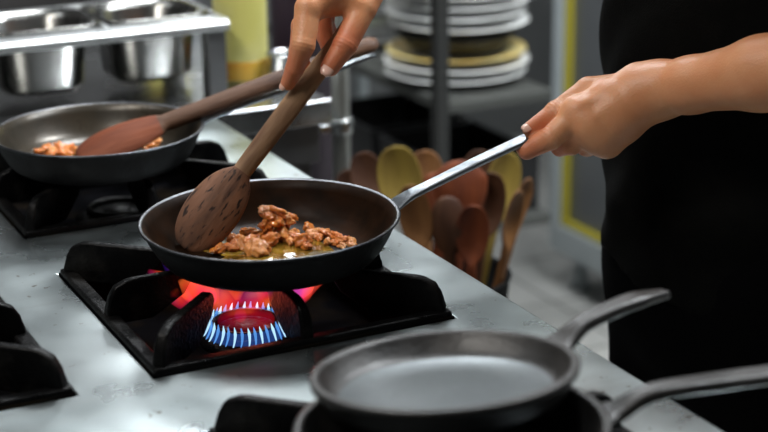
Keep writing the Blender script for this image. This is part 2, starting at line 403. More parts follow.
for k in range(12):
    a = math.radians(-116 + 30 * k + 15); d = V3((math.cos(a), math.sin(a), 0)); fr_ = math.cos(a - math.radians(-116))
    low_ = max(0, fr_)                               # the tongues on the near side burn shorter
    q = [1.0, 1.12, .9, 1.05][k % 4]
    pts = [d * .046 + V3((0, 0, .026 + .030 * low_)), d * .056 * q + V3((0, 0, .044 + .020 * low_)), d * .068 * q + V3((0, 0, .064 + .008 * low_)), d * .086 * q + V3((0, 0, .083))]
    sweep('flame_tongue', pts, [.003, .014, .024, .010], [.002, .010, .014, .003], (0, 0, 1), M['fire'], lit, n=4, seg=14, p=2)
lathe('cap_glow', [(0, .0175), (.029, .0175), (.030, .022), (.026, .027), (0, .028)], M['cap_glow_red'], lit, 40)  # red glowing layer stands in for flame light reflected in the cap
fc = lathe('flame_tongue', [(0, 0), (.004, .001), (.007, .007), (.005, .014), (0, .019)], M['fire'], lit, 20); fc.location = (-.008, -.006, .022)
fl = bpy.data.lights.new('flame_light', 'POINT'); fl.energy = .10; fl.color = (1, .16, .06); fl.shadow_soft_size = .03
flo = bpy.data.objects.new('flame_light', fl); COL.objects.link(flo); flo.parent = lit; flo.location = (0, 0, .05)

# ------------------------------------------------------------------ frying pans
def pan_profile(r, depth, rb, t=.0022):
    pr = [(0, 0.)]
    pr += [(rb, 0), (rb + .008, .002)]
    for k in range(1, 7):
        u = k / 6; pr.append((rb + .008 + (r - rb - .010) * (u ** .62), .002 + (depth - .002) * u ** 1.15))
    pr += [(r + .0008, depth + .0008), (r + .0012, depth + .0022), (r - .0002, depth + .0032), (r - .0028, depth + .0018)]
    for k in range(6, 0, -1):
        u = k / 6; pr.append((rb + .004 + (r - rb - .010) * (u ** .62), t + .002 + (depth - .004) * u ** 1.15))
    pr += [(rb, t + .001), (rb * .6, t + .0), (0, t)]
    return pr
def make_pan(name, label, loc, tilt, r, depth, rb, inner, hang, hpts, hw, hh):
    p = empty(name, loc, label, 'frying pan')
    p.rotation_euler = tilt
    prof = pan_profile(r, depth, rb)
    n = len(prof) - 1; mi = []
    for i in range(n): mi.append(0 if i < 8 else (1 if i < 12 else 2))
    lathe('pan_body', prof, [M['pan_out'], M['rim_steel'], inner], p, 128, mi)
    R3 = Matrix.Rotation(hang, 4, 'Z')
    h = sweep('handle', [R3 @ V3(q) for q in hpts], hw, hh, (0, 0, 1), M['handle_steel'], p, n=8, seg=24, p=5, groove=.35)
    for s in (-1, 1):
        rv = lathe('rivet', [(0, .0032), (.002, .003), (.0036, .0016), (.004, 0)], M['steel'], h, 16)
        rv.matrix_local = Matrix.Translation(R3 @ V3((r - .0065, s * .011, depth - .010))) @ R3 @ Matrix.Rotation(-PI / 2 + .35, 4, 'Y')
    return p
# main pan
PX, PY = .593, 1.460
tl = math.radians(1.3)
a0 = math.atan2(-.147, .988)
hp = [(.124, 0, .036), (.134, 0, .043), (.150, 0, .051), (.172, 0, .059), (.23, 0, .080), (.29, 0, .100), (.335, 0, .1135)]
hwid = [.017, .015, .0105, .0095, .010, .0105, .0100]; hhei = [.0018, .002, .0028, .003, .003, .003, .0025]
pan = make_pan('frying_pan', 'dark steel frying pan of browned meat held by the cook over the flames', (PX, PY, ZT + .0435), (0, -tl * .6, 0), .130, .0435, .088, M['pan_in'], a0, hp, hwid, hhei)
# far pan
QX, QY = .545, 1.880
hp2 = [(.120, 0, .036), (.130, 0, .043), (.146, 0, .049), (.168, 0, .055), (.23, 0, .071), (.29, 0, .088), (.352, 0, .106)]
pan2 = make_pan('frying_pan', 'older frying pan at the back left with a brown wooden spoon lying in it', (QX, QY, ZT + .0435), (0, 0, 0), .126, .0435, .088, M['pan_in2'], -.12, hp2, hwid, hhei)

def inpan(base, r, n, seed, zz):
    rnd = random.Random(seed); vs = [(0, 0, zz)]; fs = []
    for k in range(n):
        a = 2 * PI * k / n; q = r * (1 + .16 * math.sin(3 * a + seed) + .10 * math.sin(7 * a + 2 * seed) + .05 * math.sin(13 * a))
        vs.append((q * math.cos(a), q * math.sin(a), zz))
    for k in range(n): fs.append((0, 1 + k, 1 + (k + 1) % n))
    return vs, fs
def puddle(label, loc, r, seed, sy=1.0):
    vs, fs = inpan(None, r, 72, seed, .0009)
    vs = [(x, y * sy, z) for x, y, z in vs] ; n = len(vs)
    vs += [(x * 1.02, y * 1.02, -.0001) for x, y, z in vs[1:]]
    fs += [(1 + k, n + k, n + (k + 1) % 72, 1 + (k + 1) % 72) for k in range(72)]
    o = raw('oil_puddle', vs, fs, M['sauce'], None, True); o.location = loc
    return tag(o, label, 'sauce', kind='stuff')
puddle('golden oil and sauce pooled in the pan over the flames', (PX + .015, PY + .005, ZT + .0435 + .0025), .080, 2.)
puddle('thin oil pooled in the far frying pan', (QX - .01, QY, ZT + .0435 + .0025), .06, 5.)

# meat
def chunk_mesh(seed, el):
    bm = bmesh.new(); bmesh.ops.create_icosphere(bm, subdivisions=4, radius=1)
    off = V3((seed * 7.3, seed * 3.1, seed * 1.7))
    for v in bm.verts:
        c = v.co.copy()
        q = noise.noise(c * 1.1 + off) * .55 + noise.noise(c * 2.6 + off) * .30 + noise.noise(c * 6 + off) * .10
        c *= 1 + q
        c.x *= el[0]; c.y *= el[1]; c.z *= el[2]; v.co = c
    me = bpy.data.meshes.new('meat_piece'); bm.to_mesh(me); bm.free()
    for p in me.polygons: p.use_smooth = True
    return me
chunks = []
for s in range(9):
    me = chunk_mesh(s + 1, (1.25 + .35 * math.sin(s * 2.1), .8 + .15 * math.cos(s), .72)); me.materials.append(M['chicken'] if s % 3 else M['chicken_pale']); chunks.append(me)
def meat(x, y, px, z, label, group, k, d=None):
    r = px / FPX * 1.85
    p = on_z(x, y, z)
    o = bpy.data.objects.new('meat_piece', chunks[k % 9]); COL.objects.link(o)
    o.location = p; o.scale = (r, r, r); o.rotation_euler = (random.uniform(-.5, .5), random.uniform(-.5, .5), random.uniform(0, 6.28))
    return tag(o, label, 'meat', group)
zf = ZT + .0435 + .0022
heap = [(266, 213, 7, .026), (277, 222, 8, .018), (266, 225, 8, .016), (288, 222, 7, .016), (278, 211, 5, .030), (270, 218, 6, .024), (284, 216, 4, .022), (291, 217, 4, .016)]
flat = [(236, 241, 9), (243, 244, 8), (219, 249, 6), (232, 247, 7), (255, 234, 7), (261, 237, 6), (271, 240, 9), (257, 249, 9), (249, 243, 7), (266, 249, 6), (284, 235, 9), (277, 232, 6), (303, 241, 9),
        (293, 234, 8), (298, 238, 7), (307, 247, 5), (313, 233, 6), (309, 228, 5), (320, 232, 6), (326, 233, 5), (330, 235, 5), (319, 238, 5), (327, 242, 5),
        (337, 238, 6), (344, 241, 6), (351, 243, 5), (334, 243, 4), (348, 238, 3), (342, 246, 4), (238, 224, 4), (245, 232, 5), (290, 242, 5)]
k = 0
for x, y, s, dz in heap:
    meat(x, y, s * 1.05, zf + dz, 'small browned piece of meat on the raised heap in the front frying pan', 'meat pieces on the heap in the front pan', k); k += 1
for x, y, s in flat:
    lab = 'small browned piece of meat at the %s side of the front frying pan' % ('right' if x > 308 else 'left') if (x > 308 or x < 262) else 'browned piece of meat in the middle of the front frying pan'
    meat(x, y, s * 1.02, zf + s / FPX * 1.1, lab, lab.replace('small browned piece', 'pieces').replace('browned piece', 'pieces'), k); k += 1
for x, y, s in [(40, 152, 5), (47, 149, 6), (55, 151, 6), (62, 150, 7), (70, 148, 6), (76, 151, 5), (66, 154, 5), (82, 134, 3), (80, 139, 3), (50, 156, 5), (150, 146, 4), (156, 143, 5), (162, 141, 4), (146, 149, 4), (58, 146, 4)]:
    lab = 'piece of cooked meat in the far frying pan, right of the spoon' if x > 120 else 'piece of cooked meat in the far frying pan, left of the spoon'
    meat(x, y, s * 1.15, zf + s / FPX * 1.2, lab, lab.replace('piece', 'pieces'), k); k += 1

# ------------------------------------------------------------------ wooden spoons
def spoon_mesh(name, L_, bl, bw, dep=.009, hw=.0075, hh=.006, spat=0., bend=0., tb=.0028):
    """bowl tip at x = 0, handle end at x = L_"""
    N, K = 60, 24; vs, fs = [], []
    for i in range(N + 1):
        u = i / N; x = L_ * (u ** 1.25)
        if x < bl:
            q = x / bl
            if spat: w = bw * min(1, (max(q, 0) / .22) ** .45 if q < .22 else 1) * (1 - (1 - hw / bw) * max(0, (q - .35) / .65) ** 1.7)
            else:    w = max(bw * math.sqrt(max(0, 1 - (2 * (q ** .92) - 1) ** 2)) ** .9, hw * max(0, (q - .5) * 2) ** .5)
            d = dep * max(0, math.sin(PI * min(1, q))) ** .8; t = tb + (hh - tb) * max(0, (q - .6) / .4) ** 2
        else:
            q = (x - bl) / (L_ - bl); w = hw * (1 + .18 * math.sin(PI * q) - .15 * q + .25 * max(0, q - .85) / .15); d = 0; t = hh * (1 - .15 * q)
        if i == 0: w = .0015; t = .0012
        if i == N: w *= .55; t *= .55
        zb = bend * ((x / L_) ** 2)
        for k in range(K):
            a = 2 * PI * k / K; ca, sa = math.cos(a), math.sin(a)
            vs.append((x, w * ca, t * sa - d * (1 - ca * ca) + zb))
    for i in range(N):
        for k in range(K):
            k2 = (k + 1) % K; fs.append((i * K + k, i * K + k2, (i + 1) * K + k2, (i + 1) * K + k))
    fs.append(tuple(range(K))[::-1]); fs.append(tuple(range(N * K, (N + 1) * K)))
    me = bpy.data.meshes.new(name); me.from_pydata(vs, [], fs); me.update()
    bm = bmesh.new(); bm.from_mesh(me); bmesh.ops.recalc_face_normals(bm, faces=bm.faces); bm.to_mesh(me); bm.free()
    for p in me.polygons: p.use_smooth = True
    return me
def spoon(me, tip, end, face, label, m, group=None, cat='wooden spoon'):
    me = me.copy() if me.users else me
    me.materials.clear()
    for x in (m if isinstance(m, list) else [m]): me.materials.append(x)
    if isinstance(m, list):
        bl = me.get('bl', .1)
        for p in me.polygons: p.material_index = 1 if p.center.x > bl else 0
    o = bpy.data.objects.new('wooden_spoon', me); COL.objects.link(o)
    o.matrix_world = frame_from(tip, V3(end) - V3(tip), face)
    return tag(o, label, cat, group)
tocam = lambda p: (V3(CAM) - V3(p)).normalized()
# held spoon: its back faces the camera, tip on the pan floor
t1 = at(184, 249, 1.690); e1 = at(357, 18, 1.700)
me = spoon_mesh('wooden_spoon', (e1 - t1).length, .100, .0285, .007, .0100, .0076, bend=.0, tb=.0040); me['bl'] = .100
sp1 = spoon(me, t1, e1, -tocam(t1) + V3((.25, -.1, .15)), 'scorched wooden spoon held by the cook, its bowl in the front pan', [M['wood_spoon'], M['wood_handle']])
# resting spoon
t2 = at(76, 157, 1.996); e2 = at(377, 42, 2.075)
me = spoon_mesh('wooden_spoon', (e2 - t2).length, .118, .031, .010, .0125, .0100, bend=.0, tb=.003); me['bl'] = .105
sp2 = spoon(me, t2, e2, V3((.1, .35, -1)), 'reddish brown wooden spoon lying across the far frying pan', [M['wood_red'], M['wood_old']])

# bucket of spoons beyond the stove edge
BC = at(440, 268, 2.46)
bz = BC.z
stool = empty('utensil_stand', (BC.x, BC.y, 0), 'low steel stand beyond the stove edge holding the spoon bucket', 'stand')
box('shelf_plate', -.16, .16, -.14, .14, bz - .215, bz - .20, M['steel_dull'], stool)
for sx in (-1, 1):
    for sy in (-1, 1): box('leg', sx * .14 - .01, sx * .14 + .01, sy * .12 - .01, sy * .12 + .01, 0, bz - .215, M['steel_dull'], stool)
bk = lathe('utensil_bucket', [(0, 0), (.080, 0), (.085, .004), (.104, .185), (.107, .19), (.104, .194), (.100, .188), (.081, .008), (0, .006)], M['matte_black'], None, 64)
bk.location = (BC.x, BC.y, bz - .1995)
tag(bk, 'black bucket packed with wooden spoons beyond the stove edge', 'bucket')
def bspoon(x, y, d, bl, bw, kind, mm, label, foot=(0, 0), twist=(0, 0, 0), spat=0):
    """x, y: tip of the head; the handle runs down into the bucket"""
    tip = at(x, y, d); end = V3((BC.x + foot[0], BC.y + foot[1], bz - .188))
    me = spoon_mesh('wooden_spoon', (end - tip).length, bl, bw, .010, .0075, .006, spat=spat)
    f = tocam(tip) * kind + V3(twist)
    return spoon(me, tip, end, f, label, mm, 'wooden spoons in the black bucket')
bspoon(345, 170, 2.52, .075, .024, 1, M['wood_dark'], 'dark spoon at the far left of the bucket', (-.03, .02))
bspoon(361, 152, 2.50, .085, .026, 1, M['wood_dark'], 'dark brown round spoon left of the yellow rimmed one', (-.03, -.01))
bspoon(394, 146, 2.44, .105, .033, 1, M['wood_yellow'], 'large yellow boxwood spoon facing the camera in the bucket', (-.02, -.03))
bspoon(425, 150, 2.56, .10, .030, 1, M['wood_tan'], 'tan spoon just behind the large yellow spoon', (-.01, .02))
bspoon(409, 185, 2.37, .10, .024, 1, M['wood_tan'], 'narrow tan spoon low in front of the large yellow spoon', (-.01, -.05))
bspoon(461, 160, 2.42, .115, .040, -1, M['wood_red'], 'broad red brown spatula in the middle of the bucket', (.0, -.04), spat=1)
bspoon(437, 172, 2.47, .10, .030, -1, M['wood_red'], 'red brown spoon back between yellow spoon and broad spatula', (.0, 0))
bspoon(510, 152, 2.50, .11, .030, 1, M['wood_yellow'], 'yellow green spoon leaning out to the right', (.02, -.02), (.5, 0, 0))
bspoon(492, 172, 2.44, .10, .027, 1, M['wood_dark'], 'dark spoon tucked in left of the yellow green one', (.02, -.03))
bspoon(447, 196, 2.38, .09, .026, -1, M['wood_dark'], 'dark spoon low in front of the broad spatula', (.0, -.055))
bspoon(474, 205, 2.37, .09, .024, 1, M['wood_red'], 'short red brown spoon low at the front right of the bucket', (.01, -.06))
bspoon(530, 178, 2.46, .09, .016, 1, M['wood_tan'], 'tan spatula leaning furthest right', (.03, -.03), (.8, 0, 0), spat=1)
bspoon(520, 190, 2.38, .09, .018, 1, M['wood_tan'], 'tan spoon leaning right, in front of the other right hand ones', (.03, -.05), (.8, 0, 0))
bspoon(482, 150, 2.56, .10, .028, 1, M['wood_dark'], 'dark spoon at the back of the bucket, right of middle', (.02, .04))
o = lathe('plastic_peg', [(0, -.009), (.005, -.008), (.008, 0), (.005, .008), (0, .009)], M['pink'], None, 24); o.location = at(441, 243, 2.35)
bpy.data.objects.remove(o)

# ------------------------------------------------------------------ skillets
def make_skillet(name, label, loc, tilt, r, depth, hang, hlen, rise):
    s = empty(name, loc, label, 'skillet', 'empty cast iron skillets at the front'); s.rotation_euler = tilt
    rb = r - .0085
    prof = [(0, 0), (rb - .004, 0), (rb, .002), (r - .003, depth - .008), (r + .001, depth - .006), (r + .0018, depth - .001), (r, depth), (r - .004, depth), (r - .0055, depth - .002),
            (rb - .004, .008), (rb - .010, .0045), (rb * .5, .004), (0, .004)]
    lathe('pan_body', prof, [M['skillet'], M['skillet_in']], s, 128, [0] * 9 + [0, 1, 1])
    R3 = Matrix.Rotation(hang, 4, 'Z')
    z = depth
    pts = [(r - .004, 0, z - .010), (r + .012, 0, z - .005), (r + .03, 0, z + rise * .30), (r + .055, 0, z + rise * .72), (r + hlen * .75, 0, z + rise), (r + hlen, 0, z + rise * .92)]
    sweep('handle', [R3 @ V3(q) for q in pts], [.024, .014, .0095, .0105, .0125, .006], [.0045, .0055, .006, .0058, .0055, .004], (0, 0, 1), M['skillet'], s, n=8, seg=20, p=2.6, groove=.3)
    return s
SB = on_z(453, 424, ZT + .088); SU = on_z(446, 368, ZT + .1155)
low = make_skillet('cast_iron_skillet', 'larger cast iron skillet under the other, handle at lower right', (SB.x, SB.y, ZT + .0490), (math.radians(-3), 0, 0), .113, .040, math.radians(-16), .200, .011)
upp = make_skillet('cast_iron_skillet', 'upper empty cast iron skillet tilted on top of the larger one', (SU.x, SU.y, ZT + .0935), (math.radians(-7.0), math.radians(-.5), 0), .0985, .022, math.radians(6), .118, .013)

# ------------------------------------------------------------------ back table, bain-marie, bottles, pipe
tb = empty('steel_table', (.2, 2.5, 0), 'stainless steel table behind the far end of the stove', 'table')
bm = bmesh.new(); add_box(bm, -.9, 1.0, 2.2, 2.95, .862, .90); L(obj('table_top', bm, M['steel'], tb, bevel=.003))
L(box('apron', -.88, .985, 2.215, 2.93, .80, .8615, M['steel_dull'], tb))
L(box('lower_shelf', -.88, .985, 2.25, 2.93, .28, .30, M['steel_dull'], tb))
for x in (-.85, .96):
    for y in (2.25, 2.90): L(box('leg', x - .018, x + .018, y - .018, y + .018, 0, .7995, M['steel_dull'], tb))

RZ = ZT + .118; RY = 2.30
bmr = empty('bain_marie_frame', (.5, 2.4, ZT), 'steel frame with a bright flat rim holding the inset pots', 'frame')
bm = bmesh.new(); xe = .878
fr = [(-.02, xe, RY, RY + .030), (-.02, xe, RY + .245, RY + .270), (xe - .03, xe, RY + .030, RY + .245)]
POTX = [.269, .441, .613, .785]
YB = RY + .030 + .176
fr[1] = (-.02, xe, YB, YB + .022); fr[2] = (xe - .006, xe, RY + .030, YB)
for a in fr: add_box(bm, *a, RZ - .006, RZ)
for x in (.355, .527, .699): add_box(bm, x - .004, x + .004, RY + .030, YB, RZ - .006, RZ)
add_box(bm, -.02, .184, RY + .030, YB, RZ - .006, RZ)
sec = [(RY + .004, RZ), (RY - .006, RZ - .007), (RY - .006, RZ - .017), (RY - .004, RZ - .017), (RY - .004, RZ - .008), (RY + .004, RZ - .003)]
A_ = [bm.verts.new((-.02, y, z)) for y, z in sec]; B_ = [bm.verts.new((xe, y, z)) for y, z in sec]
bm.faces.new(A_); bm.faces.new(B_[::-1])
for k in range(6): bm.faces.new((A_[k], A_[(k + 1) % 6], B_[(k + 1) % 6], B_[k]))
L(obj('rim_plate', bm, M['rim_bright'], bmr, bevel=.0015))
for x, y in ((xe - .034, RY + .002), (xe - .034, YB - .010), (-.018, RY + .002), (-.018, YB - .010)):
    L(box('post', x, x + .030, y, y + .030, ZT + .0005, RZ - .0065, M['steel_dull'], bmr))
def rsq(h, r, n=6):
    out = []
    for cx_, cy_, a0_ in ((h - r, h - r, 0), (-h + r, h - r, PI / 2), (-h + r, -h + r, PI), (h - r, -h + r, 1.5 * PI)):
        for k in range(n + 1):
            a = a0_ + PI / 2 * k / n; out.append((cx_ + r * math.cos(a), cy_ + r * math.sin(a)))
    return out
def pot_mesh():
    outer = [(.03, .02, -.100), (.056, .035, -.098), (.064, .045, -.090), (.071, .05, -.01), (.078, .05, .0008)]
    inner = [(.0765, .05, .002), (.0695, .05, -.008), (.0625, .045, -.089), (.055, .035, -.0965), (.03, .02, -.0985)]
    vs, fs = [], []
    allr = outer + [(.0845, .030, .0008), (.0845, .030, .0026), (.079, .05, .0028)] + inner
    n = 28
    for h, r, z in allr: vs += [(x, y * .98, z) for x, y in rsq(h, r)]
    for i in range(len(allr) - 1):
        for k in range(n): fs.append((i * n + k, i * n + (k + 1) % n, (i + 1) * n + (k + 1) % n, (i + 1) * n + k))
    fs.append(tuple(range(n))[::-1]); m0 = (len(allr) - 1) * n; fs.append(tuple(range(m0, m0 + n)))
    return vs, fs
vs, fs = pot_mesh()
PLAB = ['steel pot hidden beyond the left edge of the frame', 'steel pot second from the left, cut by the photo edge', 'steel pot left of the rightmost one in the bain marie frame', 'rightmost empty steel pot in the bain marie frame, beside the yellow bottle']
for i, x in enumerate(POTX):
    if i == 0: continue
    o = raw('inset_pot', vs, fs, M['pot_steel'], None, True)
    bm = bmesh.new(); bm.from_mesh(o.data); bmesh.ops.recalc_face_normals(bm, faces=bm.faces); bm.to_mesh(o.data); bm.free()
    o.location = (x, RY + .118, RZ + .0003); tag(o, PLAB[i], 'pot', 'steel pots in the bain marie frame')

def bottle(name, x, y, r, h, label, z=ZT):
    b = empty(name, (x, y, z + .0005), label, 'bottle')
    lathe('bottle_body', [(0, 0), (r - .006, 0), (r - .001, .004), (r, .012), (r, h * .78), (r - .006, h * .84), (.018, h * .93), (.018, h * .96), (0, h * .96)], M['jug'], b, 48)
    lathe('oil_layer', [(r + .0002, .006), (r + .0006, .008), (r + .0006, .034), (r + .0002, .036)], M['oil'], b, 48, closed=True)
    lathe('cap', [(0, h * .9605), (.019, h * .9605), (.019, h * 1.0), (.012, h * 1.01), (0, h * 1.01)], M['gasket'], b, 32)
    return b
bottle('oil_bottle', .930, 2.385, .042, .30, 'tall yellow bottle with an orange bottom, right of the steel pots')
bottle('oil_bottle', .925, 2.74, .035, .26, 'yellow bottle glimpsed behind the end post of the frame')
pc = lathe('storage_bin', [(0, 0), (.060, 0), (.065, .006), (.072, 1.30), (.078, 1.305), (.078, 1.33), (.072, 1.333), (.068, 1.30), (.060, .01), (0, .008)], M['purple'], None, 48)
pp = at(311, 60, 2.98); pc.location = (pp.x, pp.y, 0); tag(pc, 'tall dark plum bin standing behind the hand with the spoon', 'bin')
tn = lathe('steel_tin', [(0, 0), (.022, 0), (.024, .003), (.024, .045), (.0255, .048), (.0235, .05), (.0225, .046), (.0225, .004), (0, .003)], M['steel'], None, 40)
q_ = on_z(283, 84, ZT); tn.location = (q_.x, q_.y, ZT + .0005); tag(tn, 'small shiny steel tin on the table beside the tall yellow bottle', 'tin')

pp = at(341, 125, 2.56)
pipe = empty('gas_pipe', (pp.x, pp.y, 0), 'vertical grey pipe with a clamp right of the steel table', 'pipe')
lathe('tube', [(0, 0), (.014, 0), (.014, 2.75), (0, 2.75)], M['gaspipe'], pipe, 32)
cl = lathe('clamp', [(.0145, -.012), (.019, -.012), (.020, -.008), (.020, .008), (.019, .012), (.0145, .012)], M['steel'], pipe, 32, closed=True); cl.location = (0, 0, pp.z)
bm = bmesh.new(); add_box(bm, -.038, -.018, -.006, .006, -.008, .004); x = obj('clamp_bolt', bm, M['steel'], cl, bevel=.001)

# pots stored below the table and a box: only hinted at in the photo
# ------------------------------------------------------------------ plate rack
rp = at(440, 105, 3.3)
RXX, RYY, RZZ = rp.x, rp.y, rp.z
rack = empty('plate_rack', (RXX, RYY, 0), 'grey metal rack with a dark corner post loaded with plates', 'rack')
WX, WY = .28, .95
for (x, y, mm) in ((0, 0, 'rack_dark'), (WX, .52, 'paint_grey'), (0, WY, 'paint_grey'), (WX, WY, 'paint_grey')):
    box('post', x - .014, x + .014, y - .014, y + .014, 0, 1.75, M[mm], rack)
for z in (.42, RZZ, RZZ + .52):
    box('shelf', .0145, WX - .0145, .0, WY, z - .022, z, M['shelf_grey'], rack)
def plate(x, y, z, r, m, label, group):
    o = lathe('dinner_plate', [(0, 0), (r * .55, 0), (r * .60, .003), (r * .98, .018), (r, .0205), (r * .985, .0225), (r * .60, .0075), (r * .55, .005), (0, .005)], m, None, 64)
    o.location = (x, y, z); return tag(o, label, 'plate', group)
def stackof(cx_, cy_, specs, z, place, group):
    n = 0
    for r, dz, m, lab in specs:
        plate(cx_ + random.uniform(-.006, .006), cy_ + random.uniform(-.006, .006), z + .0005, r, M[m], lab, group); z += dz; n += 1
    return z
sx, sy = RXX + .145, RYY + .20
st = [(.152, .0225, 'white', 'white plate at the very bottom of the tall plate stack'), (.156, .0225, 'white', 'white plate second from the bottom of the tall plate stack'),
      (.150, .0235, 'china_yellow', 'ochre yellow plate low in the tall stack')]
z = stackof(sx, sy, st, RZZ, '', 'plates in the tall stack on the rack')
bw_ = lathe('serving_bowl', [(0, 0), (.08, 0), (.10, .004), (.13, .035), (.128, .037), (.096, .008), (0, .006)], M['rack_dark'], None, 64); bw_.location = (sx, sy, z + .0005)
tag(bw_, 'dark bowl between the yellow plate and the white plates above', 'bowl'); z += .038
for k in range(9):
    yl = k in (6,)
    plate(sx + random.uniform(-.008, .008), sy + random.uniform(-.006, .006), z + .0005, random.uniform(.145, .158), M['china_green' if yl else 'white'],
          'cream green plate among the white plates of the upper stack' if yl else 'white plate in the upper part of the tall plate stack', 'plates in the tall stack on the rack'); z += .0225
sx2, sy2 = RXX + .14, RYY + .66
z = RZZ
for k in range(11):
    m = ['white', 'white', 'china_green', 'white', 'white', 'white', 'china_green', 'white', 'white', 'white', 'white'][k]
    plate(sx2 + random.uniform(-.01, .01), sy2 + random.uniform(-.01, .01), z + .0005, random.uniform(.14, .158), M[m],
          ('cream green' if m != 'white' else 'white') + ' plate in the stack at the far left of the rack', 'plates in the far left stack'); z += .0225
# dark tubs on the lower shelf
for y, lab in ((.04, 'black plastic crate on the lower rack shelf, nearest the camera'), (.36, 'black plastic crate behind the nearest one on the lower rack shelf')):
    cr_ = empty('plastic_crate', (RXX + .14, RYY + y, .4205), lab, 'crate', 'black crates on the lower shelf')
    bm = bmesh.new(); a_, b_, h_ = .118, .28, .12
    for q in ((-a_, a_, 0, b_, 0, .006), (-a_, -a_ + .005, 0, b_, .006, h_), (a_ - .005, a_, 0, b_, .006, h_), (-a_ + .005, a_ - .005, 0, .005, .006, h_), (-a_ + .005, a_ - .005, b_ - .005, b_, .006, h_)): add_box(bm, *q)
    obj('crate_body', bm, M['black_plastic'], cr_)
    bm = bmesh.new()
    for q in ((-a_ - .004, a_ + .004, -.004, .0065, h_ + .0002, h_ + .008), (-a_ - .004, a_ + .004, b_ - .0065, b_ + .004, h_ + .0002, h_ + .008), (-a_ - .004, -a_ + .0065, .0065, b_ - .0065, h_ + .0002, h_ + .008), (a_ - .0065, a_ + .004, .0065, b_ - .0065, h_ + .0002, h_ + .008)): add_box(bm, *q)
    obj('rim', bm, M['black_plastic'], cr_)

# ------------------------------------------------------------------ display fridge
fx = 2.17
fr = empty('display_fridge', (fx, 2.9, 0), 'pale grey display fridge with a yellow seal round its dark glass', 'fridge')
y0, y1, z0, z1 = 2.25, 3.42, .10, 1.95
bm = bmesh.new(); add_box(bm, fx + .03, fx + .62, y0, y1, z0, z1); L(obj('cabinet_body', bm, M['paint_grey'], fr, bevel=.006))
bm = bmesh.new(); fw = .065
for a in ((y0, y0 + fw, z0, z1), (y1 - fw * .7, y1, z0, z1), (y0 + fw, y1 - fw * .7, z0, z0 + fw * 1.15), (y0 + fw, y1 - fw * .7, z1 - fw, z1)): add_box(bm, fx - .012, fx + .029, *a)
dr = L(obj('door', bm, M['paint_grey'], fr, bevel=.004))
bm = bmesh.new(); ya, yb, za, zb = y0 + fw + .001, y1 - fw * .7 - .001, z0 + fw * 1.15 + .001, z1 - fw - .001; g = .014
for a in ((ya, ya + g, za, zb), (yb - g, yb, za, zb), (ya + g, yb - g, za, za + g), (ya + g, yb - g, zb - g, zb)): add_box(bm, fx - .008, fx + .026, *a)
s_ = obj('door_seal', bm, M['gasket'], dr)
bm = bmesh.new(); add_box(bm, fx + .010, fx + .022, ya + g, yb - g, za + g, zb - g); g_ = obj('door_glass', bm, M['glass'], dr)
for x in (fx + .05, fx + .56):
    for y in (y0 + .06, y1 - .06): 
        o = L(lathe('foot', [(0, 0), (.028, 0), (.028, .01), (.018, .02), (.018, .0995), (0, .0995)], M['paint_grey'], fr, 24)); o.location = (x, y, 0)

# ------------------------------------------------------------------ signed distance meshes for the figure
class Field:
    def __init__(s, lo, hi, h):
        s.lo = np.array(lo, float); s.h = h; s.n = np.ceil((np.array(hi) - s.lo) / h).astype(int) + 1
        s.V = np.full(s.n, .05, np.float32)
    def win(s, lo, hi):
        a = np.clip(np.floor((lo - s.lo) / s.h).astype(int), 0, s.n); b = np.clip(np.ceil((hi - s.lo) / s.h).astype(int) + 1, 0, s.n)
        return tuple(slice(a[i], b[i]) for i in range(3))
    def grid(s, w):
        ax = [(np.arange(x.start, x.stop) * s.h + s.lo[i]).astype(np.float32) for i, x in enumerate(w)]
        return np.meshgrid(*ax, indexing='ij')
def smin(a, b, k):
    if k <= 0: return np.minimum(a, b)
    h = np.clip(.5 + .5 * (b - a) / k, 0, 1); return b * (1 - h) + a * h - k * h * (1 - h)
def cone(F, V, a, b, ra, rb, k, flat=None):
    """smooth union of a tapered capsule; flat = (direction, factor) squashes it along a direction"""
    a = np.array(a, float); b = np.array(b, float); m = max(ra, rb) * (flat[2] if flat and len(flat) > 2 else 1) + k + .02
    w = F.win(np.minimum(a, b) - m, np.maximum(a, b) + m); X, Y, Z = F.grid(w)
    if X.size == 0: return
    d = b - a; L2 = max(float(d @ d), 1e-12)
    px, py, pz = X - a[0], Y - a[1], Z - a[2]
    t = np.clip((px * d[0] + py * d[1] + pz * d[2]) / L2, 0, 1)
    qx, qy, qz = px - t * d[0], py - t * d[1], pz - t * d[2]
    if flat is not None:
        f = np.array(flat[0], float); f /= np.linalg.norm(f); s = (qx * f[0] + qy * f[1] + qz * f[2]); e = flat[1] - 1
        qx, qy, qz = qx + s * e * f[0], qy + s * e * f[1], qz + s * e * f[2]
    D = np.sqrt(qx * qx + qy * qy + qz * qz) - (ra + (rb - ra) * t)
    V[w] = smin(V[w], D, k)
